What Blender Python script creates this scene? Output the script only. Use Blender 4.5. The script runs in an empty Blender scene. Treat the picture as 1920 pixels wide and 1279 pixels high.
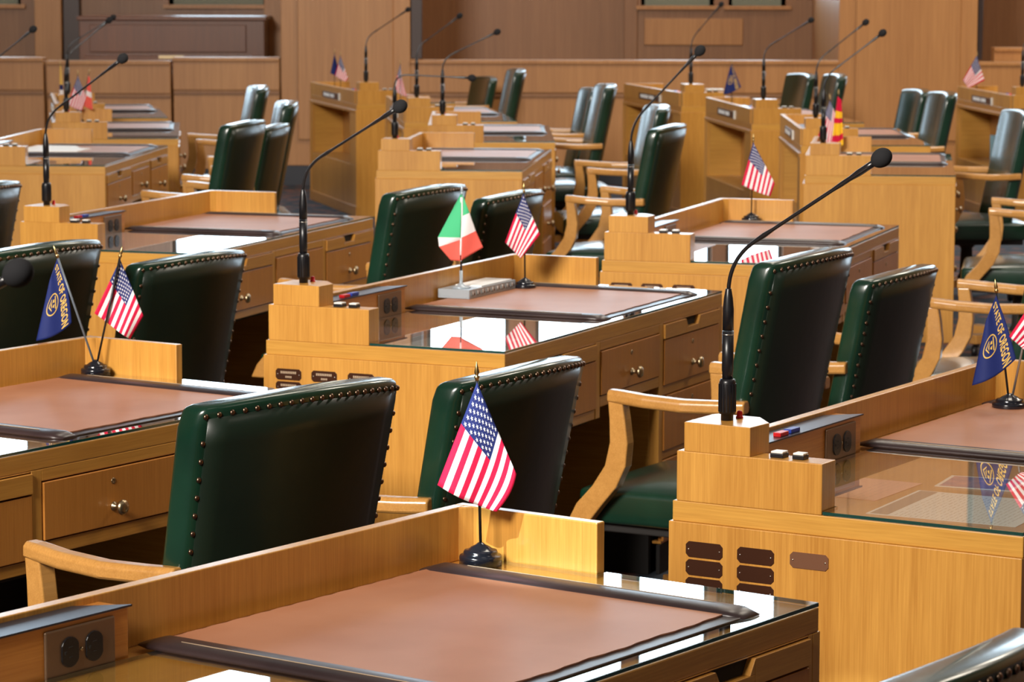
import bpy, bmesh, math, random
from mathutils import Vector, Matrix
random.seed(7)
C = bpy.context.scene.collection
R = math.radians

# ------------------------------------------------------------------ materials
def new_mat(name):
    m = bpy.data.materials.new(name); m.use_nodes = True
    nt = m.node_tree; b = nt.nodes['Principled BSDF']
    return m, nt, b
def plain(name, col, rough=.5, metal=0., spec=.5, coat=0.):
    m, nt, b = new_mat(name)
    b.inputs['Base Color'].default_value = (*col, 1); b.inputs['Roughness'].default_value = rough
    b.inputs['Metallic'].default_value = metal; b.inputs['Specular IOR Level'].default_value = spec
    b.inputs['Coat Weight'].default_value = coat; b.inputs['Coat Roughness'].default_value = .15
    return m
def wood(name, dark, light, axis='Z', rough=.34, scale=1., coat=.25, fine=1.):
    m, nt, b = new_mat(name); N = nt.nodes; L = nt.links
    tc = N.new('ShaderNodeTexCoord'); mp = N.new('ShaderNodeMapping')
    s = {'Z': (60, 60, 1.8), 'X': (1.8, 60, 60), 'Y': (60, 1.8, 60)}[axis]
    mp.inputs['Scale'].default_value = tuple(k*scale for k in s)
    oi = N.new('ShaderNodeObjectInfo'); add = N.new('ShaderNodeVectorMath'); add.operation = 'ADD'
    mul = N.new('ShaderNodeVectorMath'); mul.operation = 'SCALE'; mul.inputs[3].default_value = 7.
    cmb = N.new('ShaderNodeCombineXYZ')
    for i in range(3): L.new(oi.outputs['Random'], cmb.inputs[i])
    L.new(cmb.outputs[0], mul.inputs[0]); L.new(tc.outputs['Object'], add.inputs[0]); L.new(mul.outputs[0], add.inputs[1])
    L.new(add.outputs[0], mp.inputs['Vector'])
    n1 = N.new('ShaderNodeTexNoise'); n1.inputs['Scale'].default_value = 1.0; n1.inputs['Detail'].default_value = 3; n1.inputs['Distortion'].default_value = .5
    n2 = N.new('ShaderNodeTexNoise'); n2.inputs['Scale'].default_value = 5.; n2.inputs['Detail'].default_value = 4
    n3 = N.new('ShaderNodeTexNoise'); n3.inputs['Scale'].default_value = .14; n3.inputs['Detail'].default_value = 1
    for n in (n1, n2, n3): L.new(mp.outputs[0], n.inputs['Vector'])
    mx = N.new('ShaderNodeMath'); mx.operation = 'MULTIPLY_ADD'; mx.inputs[1].default_value = .52*fine
    m3 = N.new('ShaderNodeMath'); m3.operation = 'MULTIPLY_ADD'; m3.inputs[1].default_value = .36
    m0 = N.new('ShaderNodeMath'); m0.operation = 'MULTIPLY'; m0.inputs[1].default_value = .34
    L.new(n1.outputs[0], m0.inputs[0]); L.new(n2.outputs[0], mx.inputs[0]); L.new(m0.outputs[0], mx.inputs[2])
    L.new(n3.outputs[0], m3.inputs[0]); L.new(mx.outputs[0], m3.inputs[2])
    cr = N.new('ShaderNodeValToRGB'); cr.color_ramp.elements[0].position = .36; cr.color_ramp.elements[1].position = .86
    cr.color_ramp.elements[0].color = (*dark, 1); cr.color_ramp.elements[1].color = (*light, 1)
    L.new(m3.outputs[0], cr.inputs[0]); L.new(cr.outputs[0], b.inputs['Base Color'])
    b.inputs['Roughness'].default_value = rough; b.inputs['Coat Weight'].default_value = coat*1.3; b.inputs['Coat Roughness'].default_value = .20
    bp = N.new('ShaderNodeBump'); bp.inputs['Strength'].default_value = .06; bp.inputs['Distance'].default_value = .002
    L.new(n2.outputs[0], bp.inputs['Height']); L.new(bp.outputs[0], b.inputs['Normal'])
    return m
def leather(name, c1, c2, rough, scale=6., bump=.15, spec=.5, coat=0.):
    m, nt, b = new_mat(name); N = nt.nodes; L = nt.links
    tc = N.new('ShaderNodeTexCoord'); n = N.new('ShaderNodeTexNoise'); n.inputs['Scale'].default_value = scale; n.inputs['Detail'].default_value = 3
    L.new(tc.outputs['Object'], n.inputs['Vector'])
    cr = N.new('ShaderNodeValToRGB'); cr.color_ramp.elements[0].position = .3; cr.color_ramp.elements[1].position = .7
    cr.color_ramp.elements[0].color = (*c1, 1); cr.color_ramp.elements[1].color = (*c2, 1)
    L.new(n.outputs[0], cr.inputs[0]); L.new(cr.outputs[0], b.inputs['Base Color'])
    b.inputs['Roughness'].default_value = rough; b.inputs['Specular IOR Level'].default_value = spec
    b.inputs['Coat Weight'].default_value = coat; b.inputs['Coat Roughness'].default_value = .12
    v = N.new('ShaderNodeTexNoise'); v.inputs['Scale'].default_value = 14.; v.inputs['Detail'].default_value = 2
    L.new(tc.outputs['Object'], v.inputs['Vector'])
    bp = N.new('ShaderNodeBump'); bp.inputs['Strength'].default_value = bump; bp.inputs['Distance'].default_value = .01
    L.new(v.outputs[0], bp.inputs['Height']); L.new(bp.outputs[0], b.inputs['Normal'])
    return m
def glass_mat(name):
    m = bpy.data.materials.new(name); m.use_nodes = True; nt = m.node_tree; N = nt.nodes; L = nt.links
    N.remove(N['Principled BSDF']); out = N['Material Output']
    t = N.new('ShaderNodeBsdfTransparent'); t.inputs[0].default_value = (.93, .965, .95, 1)
    g = N.new('ShaderNodeBsdfGlossy'); g.inputs['Roughness'].default_value = .012; g.inputs[0].default_value = (1, 1, 1, 1)
    f = N.new('ShaderNodeFresnel'); f.inputs[0].default_value = 1.55
    a = N.new('ShaderNodeMath'); a.operation = 'MULTIPLY'; a.inputs[1].default_value = 1.75; a.use_clamp = True
    ge = N.new('ShaderNodeNewGeometry'); inv = N.new('ShaderNodeMath'); inv.operation = 'SUBTRACT'; inv.inputs[0].default_value = 1.; L.new(ge.outputs['Backfacing'], inv.inputs[1])
    m2 = N.new('ShaderNodeMath'); m2.operation = 'MULTIPLY'; L.new(inv.outputs[0], m2.inputs[1])
    mx = N.new('ShaderNodeMixShader'); L.new(f.outputs[0], a.inputs[0]); L.new(a.outputs[0], m2.inputs[0]); L.new(m2.outputs[0], mx.inputs[0])
    L.new(t.outputs[0], mx.inputs[1]); L.new(g.outputs[0], mx.inputs[2]); L.new(mx.outputs[0], out.inputs[0])
    return m
def emit(name, col, s):
    m = bpy.data.materials.new(name); m.use_nodes = True; nt = m.node_tree
    e = nt.nodes.new('ShaderNodeEmission'); e.inputs[0].default_value = (*col, 1); e.inputs[1].default_value = s
    nt.nodes.remove(nt.nodes['Principled BSDF']); nt.links.new(e.outputs[0], nt.nodes['Material Output'].inputs[0]); return m

OAK_V = wood('oak_upright_grain', (.42, .178, .028), (.68, .345, .070), 'Z')
OAK_H = wood('oak_long_grain', (.38, .155, .024), (.61, .295, .055), 'X')
OAK_D = wood('oak_cross_grain', (.43, .195, .030), (.68, .36, .07), 'Y')
OAK_R = wood('oak_red_grain', (.40, .135, .020), (.62, .265, .05), 'X', scale=.9)
DRW = wood('oak_drawer_front_shaded', (.37, .135, .020), (.54, .215, .040), 'Z')  # oak darkened: shade on the drawer side is put into the colour
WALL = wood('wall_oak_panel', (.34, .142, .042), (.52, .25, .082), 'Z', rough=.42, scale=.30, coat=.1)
WALL2 = wood('wall_wood_darker', (.20, .088, .034), (.31, .145, .060), 'Z', rough=.42, scale=.35, coat=.1)  # darker brown tone of the wall panel wood
PIANO = wood('piano_wood', (.12, .032, .009), (.22, .068, .02), 'Z', rough=.35, scale=.4)
CHW = wood('chair_wood', (.40, .180, .040), (.62, .315, .085), 'X', rough=.28, coat=.4)
GREEN = leather('green_leather', (.003, .021, .012), (.006, .037, .020), .25, 5., .10, .6, .35)
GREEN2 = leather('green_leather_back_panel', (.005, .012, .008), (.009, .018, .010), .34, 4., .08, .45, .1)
TAN = leather('tan_leather', (.37, .15, .075), (.45, .20, .11), .46, 5., .02, .3)
DKB = leather('dark_brown_leather', (.022, .013, .014), (.04, .024, .024), .33, 8., .05, .5)
BLK = plain('black_plastic', (.008, .008, .010), .33)
FOAM = plain('black_foam', (.022, .022, .024), .95, spec=.15)
NECK = plain('black_gooseneck', (.010, .009, .010), .28, spec=.6)
GLOSSBLK = plain('black_lacquer', (.008, .009, .014), .16, spec=.7)
BRASS = plain('brass', (.52, .37, .15), .30, 1.)
AGEDBRASS = plain('aged_brass', (.40, .31, .19), .33, 1.)
NAIL = plain('aged_nail', (.22, .14, .095), .33, 1.)
PLAQ = plain('bronze_plaque', (.07, .025, .012), .35, .5)
PLAQ2 = plain('blank_bronze_plaque', (.27, .13, .075), .38, .6)
TXT = plain('engraved_lettering', (.45, .33, .22), .5)
CHROME = plain('steel_screw', (.75, .72, .66), .3, 1.)
SILVER = plain('silver', (.42, .49, .55), .30, .35)
DARKSTRIP = plain('dark_bronze_strip', (.045, .030, .028), .35, .3)
COVER = plain('grey_metal_cover', (.055, .06, .085), .32, .7)
BRN = plain('brown_outlet_metal', (.20, .125, .075), .38, .55)
WHITE = plain('white_paper', (.90, .90, .89), .6)
PINK = plain('pink_paper', (.80, .42, .36), .6)
GREYP = plain('printed_grey', (.25, .28, .28), .6)
PHOTO = leather('printed_photo', (.04, .10, .35), (.55, .25, .35), .5, 25., 0.)
WPL = plain('white_button', (.80, .79, .74), .35)
REDP = plain('red_plastic', (.75, .015, .02), .3)
BLUEP = plain('blue_plastic', (.02, .06, .42), .35)
F_RED = plain('flag_red', (.62, .012, .06), .7, spec=.2)
F_WHT = plain('flag_white', (.82, .80, .82), .7, spec=.2)
F_BLU = plain('flag_blue', (.020, .030, .145), .7, spec=.2)
F_NAVY = plain('flag_navy', (.012, .022, .125), .6, spec=.2)
F_GLD = plain('flag_gold', (.72, .47, .10), .6)
F_GRN = plain('flag_green', (.07, .50, .23), .7, spec=.2)
F_SAL = plain('flag_salmon_red', (.80, .13, .10), .7, spec=.2)
F_YEL = plain('flag_yellow', (.85, .55, .03), .7, spec=.2)
DARKM = plain('near_black_parts_and_shade', (.010, .008, .007), .8)  # near black for dark parts and for painted kneehole shade
TISS = plain('tissue_box_blue', (.30, .55, .62), .6)
TISS2 = plain('tissue_box_teal', (.10, .52, .60), .6)
CEIL = plain('ceiling_plaster', (.70, .66, .58), .9)
BASEB = plain('dark_baseboard', (.018, .022, .035), .5)
GLASS = glass_mat('desk_glass')
GEDGE = plain('glass_edge_green', (.004, .05, .045), .08, spec=.8)
WIN = emit('window_daylight', (.68, .86, 1.0), 8.)
BLIND = plain('sash_grey_green', (.16, .18, .13), .5)
WINM = plain('window_frame_bronze', (.06, .045, .035), .5)
LAMPG = emit('ceiling_lamp_diffuser', (1.0, .86, .66), 6.0)

m, nt, b = new_mat('carpet'); N = nt.nodes; L = nt.links
tc = N.new('ShaderNodeTexCoord'); vo = N.new('ShaderNodeTexVoronoi'); vo.inputs['Scale'].default_value = 9
L.new(tc.outputs['Object'], vo.inputs['Vector']); cr = N.new('ShaderNodeValToRGB')
cr.color_ramp.elements[0].color = (.10, .018, .016, 1); cr.color_ramp.elements[1].color = (.02, .03, .045, 1); cr.color_ramp.elements[1].position = .55
e = cr.color_ramp.elements.new(.3); e.color = (.16, .06, .04, 1)
L.new(vo.outputs['Distance'], cr.inputs[0]); L.new(cr.outputs[0], b.inputs['Base Color']); b.inputs['Roughness'].default_value = .95
CARPET = m

# ------------------------------------------------------------------ mesh helpers
class MB:
    def __init__(s): s.bm = bmesh.new(); s.mats = []
    def _mi(s, m):
        if m not in s.mats: s.mats.append(m)
        return s.mats.index(m)
    def box(s, x0, x1, y0, y1, z0, z1, m, M=None):
        v = [Vector((x, y, z)) for z in (z0, z1) for y in (y0, y1) for x in (x0, x1)]
        if M: v = [M @ p for p in v]
        V = [s.bm.verts.new(p) for p in v]; i = s._mi(m)
        for f in ((0,2,3,1),(4,5,7,6),(0,1,5,4),(1,3,7,5),(3,2,6,7),(2,0,4,6)):
            s.bm.faces.new([V[k] for k in f]).material_index = i
        return s
    def prism(s, poly, z0, z1, m, M=None):
        a = sum(poly[i][0]*poly[(i+1) % len(poly)][1]-poly[(i+1) % len(poly)][0]*poly[i][1] for i in range(len(poly)))
        if a < 0: poly = poly[::-1]
        lo = [Vector((x, y, z0)) for x, y in poly]; hi = [Vector((x, y, z1)) for x, y in poly]
        if M: lo = [M @ p for p in lo]; hi = [M @ p for p in hi]
        A = [s.bm.verts.new(p) for p in lo]; B = [s.bm.verts.new(p) for p in hi]; i = s._mi(m); n = len(poly)
        s.bm.faces.new(A[::-1]).material_index = i; s.bm.faces.new(B).material_index = i
        for k in range(n): s.bm.faces.new((A[k], A[(k+1) % n], B[(k+1) % n], B[k])).material_index = i
        return s
    def lathe(s, prof, m, M=None, seg=24, smooth=True):   # prof: (r,z) list from bottom to top
        i = s._mi(m); rings = []
        for r, z in prof:
            if r < 1e-6: p = Vector((0, 0, z)); rings.append([s.bm.verts.new(M @ p if M else p)])
            else:
                ring = []
                for k in range(seg):
                    a = 2*math.pi*k/seg; p = Vector((r*math.cos(a), r*math.sin(a), z)); ring.append(s.bm.verts.new(M @ p if M else p))
                rings.append(ring)
        for a, b_ in zip(rings, rings[1:]):
            for k in range(seg):
                k2 = (k+1) % seg
                if len(a) == 1 and len(b_) == 1: continue
                if len(a) == 1: f = (a[0], b_[k2], b_[k])
                elif len(b_) == 1: f = (a[k], a[k2], b_[0])
                else: f = (a[k], a[k2], b_[k2], b_[k])
                ff = s.bm.faces.new(f); ff.material_index = i; ff.smooth = smooth
        for ring, rev in ((rings[0], True), (rings[-1], False)):
            if len(ring) > 1: s.bm.faces.new(ring[::-1] if rev else ring).material_index = i
        return s
    def tube(s, pts, rad, m, seg=10):
        i = s._mi(m); pts = [Vector(p) for p in pts]; n = len(pts); rad = rad if isinstance(rad, (list, tuple)) else [rad]*n
        rings = []; up = Vector((.31, .12, .95)).normalized()
        t0 = (pts[1]-pts[0]).normalized(); sd = t0.cross(Vector((.3, .9, .1))).normalized()
        for k in range(n):
            t = (pts[min(k+1, n-1)]-pts[max(k-1, 0)]).normalized(); sd = (sd - t*sd.dot(t)).normalized(); u2 = t.cross(sd)
            rings.append([s.bm.verts.new(pts[k]+(sd*math.cos(a)+u2*math.sin(a))*rad[k]) for a in [2*math.pi*q/seg for q in range(seg)]])
        for a, b_ in zip(rings, rings[1:]):
            for k in range(seg):
                f = s.bm.faces.new((a[k], a[(k+1) % seg], b_[(k+1) % seg], b_[k])); f.material_index = i; f.smooth = True
        s.bm.faces.new(rings[0][::-1]).material_index = i; s.bm.faces.new(rings[-1]).material_index = i
        return s
    def sweep(s, secs, m, smooth=True, cap=True):   # list of closed sections (same count)
        i = s._mi(m); rings = [[s.bm.verts.new(p) for p in sec] for sec in secs]; n = len(rings[0])
        for a, b_ in zip(rings, rings[1:]):
            for k in range(n):
                f = s.bm.faces.new((a[k], a[(k+1) % n], b_[(k+1) % n], b_[k])); f.material_index = i; f.smooth = smooth
        if cap:
            for r_, rv in ((rings[0], 1), (rings[-1], 0)):
                f = s.bm.faces.new(r_[::-1] if rv else r_); f.material_index = i
        return s
    def build(s, name, parent=None, bevel=0., sub=0, weld=False, seg=2):
        bmesh.ops.recalc_face_normals(s.bm, faces=s.bm.faces[:])
        me = bpy.data.meshes.new(name); s.bm.to_mesh(me); s.bm.free()
        for m_ in s.mats: me.materials.append(m_)
        o = bpy.data.objects.new(name, me); C.objects.link(o)
        if parent: o.parent = parent
        if bevel:
            md = o.modifiers.new('bevel', 'BEVEL'); md.width = bevel; md.segments = seg; md.limit_method = 'ANGLE'; md.angle_limit = R(40)
        if sub:
            md = o.modifiers.new('sub', 'SUBSURF'); md.levels = sub; md.render_levels = sub
        return o
def bx(x0, x1, y0, y1, z0, z1, m): return MB().box(x0, x1, y0, y1, z0, z1, m)
def tag(o, label, cat, group=None):
    o['label'] = label; o['category'] = cat
    if group: o['group'] = group
    return o
def empty(name, label, cat, loc=(0, 0, 0), rz=0., group=None):
    o = bpy.data.objects.new(name, None); o.empty_display_size = .1; C.objects.link(o); o.location = loc; o.rotation_euler = (0, 0, rz)
    return tag(o, label, cat, group)
def struct(name, mb, bevel=0.):
    o = mb.build(name, None, bevel); o['kind'] = 'structure'; return o
def copy_tree(o, parent=None):
    c = o.copy(); C.objects.link(c)
    if parent: c.parent = parent
    for ch in list(o.children): copy_tree(ch, c)
    return c

# ------------------------------------------------------------------ placements (metres; desk corner nearest the viewer, angle)
DESK = {'A': (-0.434,3.325,54.16), 'B': (0.882,5.155,59.03), 'C': (-1.287,5.539,56.76), 'D': (-0.018,7.564,65.49), 'E': (0.944,9.745,71.65),
 'F': (-1.035,10.083,70.95), 'H': (0.046,14.081,84.25), 'J': (2.015,13.798,82.72), 'L': (-0.391,20.691,105.29), 'M': (1.796,20.467,102.32),
 'N': (2.109,18.251,96.67), 'O': (2.207,16.035,89.11), 'K': (0.030,18.367,96.52), 'I': (0.229,16.311,90.61), 'G2': (-1.820,16.571,95.94),
 'G3': (-2.116,18.693,99.56), 'Q': (3.962,20.054,95.11), 'G': (-1.926,14.370,85.46)}
W, V, T, TS, TR, TL = 1.548, .684, .76, .038, .853, .850
def wp(k, u, v, z=0.):
    x, y, t = DESK[k]; t = R(t)
    return (x+u*math.cos(t)-v*math.sin(t), y+u*math.sin(t)+v*math.cos(t), z)

# ------------------------------------------------------------------ desk
def drawer(root, u0, u1, z0, z1, keyhole=True, knob=True, locks=False):
    d = bx(u0, u1, -.004, .012, z0, z1, DRW).build('drawer', root, .0012)
    uc = (u0+u1)/2; zc = z0+(z1-z0)*(.33 if z1-z0 < .16 else .5)
    if knob:
        M = Matrix.Translation((uc, -.004, zc)) @ Matrix.Rotation(R(90), 4, 'X')
        MB().lathe([(.010, 0), (.010, .003), (.0055, .006), (.0055, .016), (.009, .019), (.0155, .022), (.0165, .026), (.0135, .031), (.006, .034), (0, .0345)], AGEDBRASS, M, 20).build('knob', d)
    if keyhole:
        M = Matrix.Translation((uc, -.004, z1-.026)) @ Matrix.Rotation(R(90), 4, 'X')
        MB().lathe([(.0065, 0), (.0065, .0012), (.0035, .0014), (.003, .0006), (0, .0006)], AGEDBRASS, M, 14).build('keyhole', d)
    return d
def make_desk():
    root = empty('legislator_desk', '', 'desk')
    m = MB(); Zc = T-TS
    m.box(-.005, .018, 0, V+.005, 0, Zc, OAK_V)                    # near end panel
    m.box(W-.018, W+.005, 0, V+.005, 0, Zc, OAK_V)                 # far end panel
    for u0, u1, z0 in ((.018, .03, 0), (.586, .616, .514), (1.046, 1.076, .115), (W-.03, W-.018, 0)): m.box(u0, u1, .0, .03, z0, Zc, OAK_V)
    m.box(.03, .586, .0, .03, Zc-.003, Zc, OAK_H); m.box(1.076, W-.03, .0, .03, Zc-.003, Zc, OAK_H)
    m.box(.616, 1.046, .0, .03, .697, Zc, OAK_H); m.box(.616, 1.046, .0, .03, .543, .572, OAK_H)
    a, b_ = 1.076, W-.03
    for z0, z1 in ((.514, .540), (.330, .352), (.085, .093)): m.box(a, b_, .002, .03, z0, z1, OAK_H)
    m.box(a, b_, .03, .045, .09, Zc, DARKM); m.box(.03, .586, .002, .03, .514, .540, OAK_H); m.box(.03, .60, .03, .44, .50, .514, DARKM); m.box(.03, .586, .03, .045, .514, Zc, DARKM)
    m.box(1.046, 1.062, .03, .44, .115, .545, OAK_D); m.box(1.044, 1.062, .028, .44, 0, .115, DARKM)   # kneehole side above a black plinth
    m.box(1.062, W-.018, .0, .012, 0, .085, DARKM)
    m.box(.018, W-.018, .44, .458, 0, Zc, OAK_V)                   # partition behind the kneehole and the cubby
    m.box(.616, 1.046, .03, .44, .545, .56, DARKM); m.box(.018, 1.046, .434, .44, 0, .545, DARKM)  # second box: near-black board over the oak partition, standing in for kneehole shade
    m.box(.018, .22, V-.02, V, .345, Zc, OAK_V); m.box(1.49, W-.018, V-.02, V, .345, Zc, OAK_V)
    m.box(.018, W-.018, V-.02, V, 0, .345, OAK_V); m.box(.018, W-.018, V-.02, V+.010, .703, Zc, OAK_H)
    m.box(.205, .22, .458, V-.02, .33, .703, OAK_D); m.box(1.49, 1.505, .458, V-.02, .33, .703, OAK_D)
    m.box(.205, 1.505, .458, V-.02, .33, .345, OAK_H)
    m.box(-.005, W+.005, V-.02, V+.008, 0, .07, OAK_H)
    m.build('cabinet', root, .0015)
    for a, b_ in ((.03, .586), (1.076, W-.03)):
        c = (a+b_)/2; t = MB()                                      # pull-out tray front with a finger notch
        t.box(a+.002, c-.055, -.006, .02, .676, .717, OAK_H); t.box(c+.055, b_-.002, -.006, .02, .676, .717, OAK_H)
        t.box(c-.055, c+.055, -.006, .02, .676, .693, OAK_H); t.box(c-.055, c+.055, .008, .02, .693, .717, DARKM)
        t.prism([(c-.055, .693), (c-.040, .693), (c-.055, .717)], -.006, .02, OAK_H, Matrix(((1,0,0,0),(0,0,1,0),(0,1,0,0),(0,0,0,1))))
        t.prism([(c+.055, .693), (c+.040, .693), (c+.055, .717)], -.006, .02, OAK_H, Matrix(((1,0,0,0),(0,0,1,0),(0,1,0,0),(0,0,0,1))))
        t.build('pull_out_tray', root, .001)
        drawer(root, a+.003, b_-.003, .543, .672)
        if a > 1: drawer(root, a+.003, b_-.003, .355, .511); drawer(root, a+.003, b_-.003, .093, .327, False)
    drawer(root, .619, 1.043, .575, .694)
    dt = bx(0, W, 0, V, T-TS, T, OAK_H).build('desktop', root, .002); dt.data.materials.append(OAK_D)
    for f in dt.data.polygons:
        if abs(f.normal.x) > .9: f.material_index = 1
    m = MB(); m.box(.06, W-.022, V-.022, V, T, TL, OAK_V)
    m.prism([(W-.0225-.018, V-.0215), (W-.0215, V-.0225-.018), (W-.0215, V-.0215)], T, TL-.0003, OAK_V)
    m.build('back_rail', root, .002)
    bx(W-.022, W, .398, V, T, TL, OAK_V).build('side_rail', root, .002)
    bx(0, .058, .383, V-.008, T, TR, OAK_V).build('console_riser', root, .0018)
    MB().prism([(0, .527), (.071, .523), (.126, .569), (.125, .655), (.11, .661), (0, .661)], TR, .907, OAK_V).build('microphone_pedestal', root, .0012)
    o = MB().prism([(.06, .606), (.655, .606), (.655, V-.022), (.06, V-.022)], T, .839, OAK_R).build('outlet_housing', root, .001)
    MB().prism([(.06, .602), (.660, .602), (.600, V-.0222), (.06, V-.0222)], .839, .842, COVER).build('cover_plate', o)
    p = MB(); p.prism([(.486, .764), (.624, .764), (.624, .832), (.486, .832)], -.606, -.601, BRN, Matrix(((1,0,0,0),(0,0,-1,0),(0,1,0,0),(0,0,0,1))))
    pl = p.build('outlet_plate', o, .003)
    for uc in (.532, .580):
        q = MB(); pts = []
        for k in range(24):
            a = 2*math.pi*k/24; x = .0175*math.cos(a); z = .0205*math.sin(a); pts.append((uc+max(-.0165, min(.0165, x*1.12)), .797+z*1.05))
        q.prism(pts, -.6025, -.5985, BLK, Matrix(((1,0,0,0),(0,0,-1,0),(0,1,0,0),(0,0,0,1))))
        for dx, dz, w_, h_ in ((0, .007, .0075, .0016), (0, -.007, .006, .0016), (-.0095, 0, .0045, .0045)):
            q.box(uc+dx-w_/2, uc+dx+w_/2, .5978, .599, .797+dz-h_/2, .797+dz+h_/2, DARKM)
        q.build('receptacle', pl, .0008)
    MB().lathe([(.0028, 0), (.0028, .0015), (0, .002)], AGEDBRASS, Matrix.Translation((.556, .601, .797)) @ Matrix.Rotation(R(90), 4, 'X'), 10).build('screw', pl)
    for v_, r_ in ((.482, .013), (.440, .0115)):
        t = MB(); t.box(.03-r_, .03+r_, v_-r_, v_+r_, TR, TR+.008, BLK); t.box(.03-r_+.001, .03+r_-.001, v_-r_+.001, v_+r_-.001, TR+.008, TR+.012, WPL)
        t.build('push_button', root, .0015)
    MB().lathe([(.007, 0), (.007, .003), (.0055, .0035), (.0055, .010), (.004, .0135), (0, .0145)], REDP, Matrix.Translation((.095, .596, .907)), 14).build('indicator_light', root)
    bx(.30, .336, .611, .627, .842, .850, REDP).build('red_switch', root, .001)
    bx(.35, .39, .613, .629, .842, .850, BLUEP).build('blue_switch', root, .001)
    g = MB(); zt = T+.0075
    poly = [(.0, .001), (W-.001, .001), (W-.001, .393), (W-.026, .393), (W-.026, .598), (.062, .598), (.062, .38), (.0, .38)]
    g.prism(poly, T+.0015, zt, GLASS)
    for i in range(len(poly)):   # thin ground edge of the glass
        a, b_ = Vector(poly[i]), Vector(poly[(i+1) % len(poly)]); d_ = (b_-a).normalized(); n_ = Vector((d_.y, -d_.x))*.0008
        q = [a, b_, b_+n_, a+n_]; g.prism([(p_.x, p_.y) for p_ in q], T+.0012, zt-.0006, GEDGE)
    g.build('glass_top', root)
    t = MB(); t.box(.56, 1.10, V, V+.006, .764, .806, PLAQ); random.seed(3)
    x = .70
    for L_ in (5, 8):
        for k in range(L_): t.box(x, x+.021, V+.006, V+.0075, .774, .797, WHITE); x += .0262
        x += .02
    t.box(.528, .552, V, V+.008, .762, .812, WPL)
    t.build('name_plate', root)
    return root
def add_plaques(root, cells, text=True):
    for v0, v1, z0, z1, m_ in cells:
        c = .006; p = MB()
        Mx = Matrix(((0,0,1,0),(1,0,0,0),(0,1,0,0),(0,0,0,1)))
        p.prism([(v0+c, z0), (v1-c, z0), (v1, z0+c), (v1, z1-c), (v1-c, z1), (v0+c, z1), (v0, z1-c), (v0, z0+c)], -.0068, -.005, m_, Mx)
        for vv in (v0+.006, v1-.006): p.lathe([(.0016, 0), (.0016, .001), (0, .0014)], CHROME, Matrix.Translation((-.0066, vv, (z0+z1)/2)) @ Matrix.Rotation(R(-90), 4, 'Y'), 8)
        if text:
            zc = (z0+z1)/2; w_ = (v1-v0)*.30
            x = -w_
            while x < w_: p.box(-.0072, -.0067, (v0+v1)/2+x, (v0+v1)/2+x+.0035, zc+.002, zc+.008, TXT); x += .0052
            for k in range(4): p.box(-.0072, -.0067, (v0+v1)/2-.009+k*.0048, (v0+v1)/2-.0058+k*.0048, zc-.009, zc-.004, TXT)
        p.build('plaque', root, 0)

desk_label = {
 'A': 'nearest oak desk at the bottom edge with outlet plate and one flag in its corner',
 'B': 'oak desk at right whose end panel carries dark bronze plaques, under the tallest microphone',
 'C': 'oak desk at left with brass knobbed drawers and paired flags on top',
 'D': 'central oak desk with lettered plaques and the green, white and red flag',
 'E': 'oak desk right of centre behind the tall chair, one small flag on it',
 'F': 'oak desk at upper left behind the two green chairs, empty blotter and three plain drawers',
 'H': 'pale oak desk behind the centre chairs, its microphone bent level to the right',
 'J': 'pale oak desk at upper right below the red and yellow flag',
 'L': 'far oak desk beside the pillar, open cubby facing us under two flags',
 'M': 'farthest oak desk right of centre, its cubby half hidden by chair backs',
 'N': 'far oak desk with open front cubby and a dark blue flag on top',
 'O': 'pale oak desk with very oblique nameplate, just right of the blue flag desk',
 'K': 'far oak desk just behind the crumpled flag by the dark pillar edge',
 'I': 'pale oak desk directly beyond the one with the level microphone',
 'G2': 'pale oak desk at far left with a striped flag and a red flag on it',
 'G3': 'farthest oak desk at left, against the panelled rail',
 'Q': 'far oak desk at right edge with a blue tissue box in its open cubby',
 'G': 'oak desk at left with white papers lying on its blotter and three knobbed drawers'}
proto = make_desk(); roots = {}
for i, k in enumerate(DESK):
    r = copy_tree(proto) if i else proto
    x, y, t = DESK[k]; r.location = (x, y, 0); r.rotation_euler = (0, 0, R(t))
    tag(r, desk_label[k], 'desk', 'legislator desks'); roots[k] = r
cells = []
for c, (v0, v1) in enumerate(((.577, .652), (.473, .547))):
    for r_ in range(6): cells.append((v0, v1, .659-.0335*r_, .688-.0335*r_, PLAQ))
add_plaques(roots['B'], cells + [(.365, .441, .661, .690, PLAQ2)], False)
add_plaques(roots['D'], cells + [(.365, .441, .659, .688, PLAQ), (.365, .441, .6255, .6545, PLAQ)], True)
add_plaques(roots['E'], cells[:3]+cells[6:9] + [(.365, .441, .659, .688, PLAQ)], True)
add_plaques(roots['A'], cells[:4]+cells[6:8], False); add_plaques(roots['C'], cells[:3]+cells[6:9], True); add_plaques(roots['F'], cells[:3], True)

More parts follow.
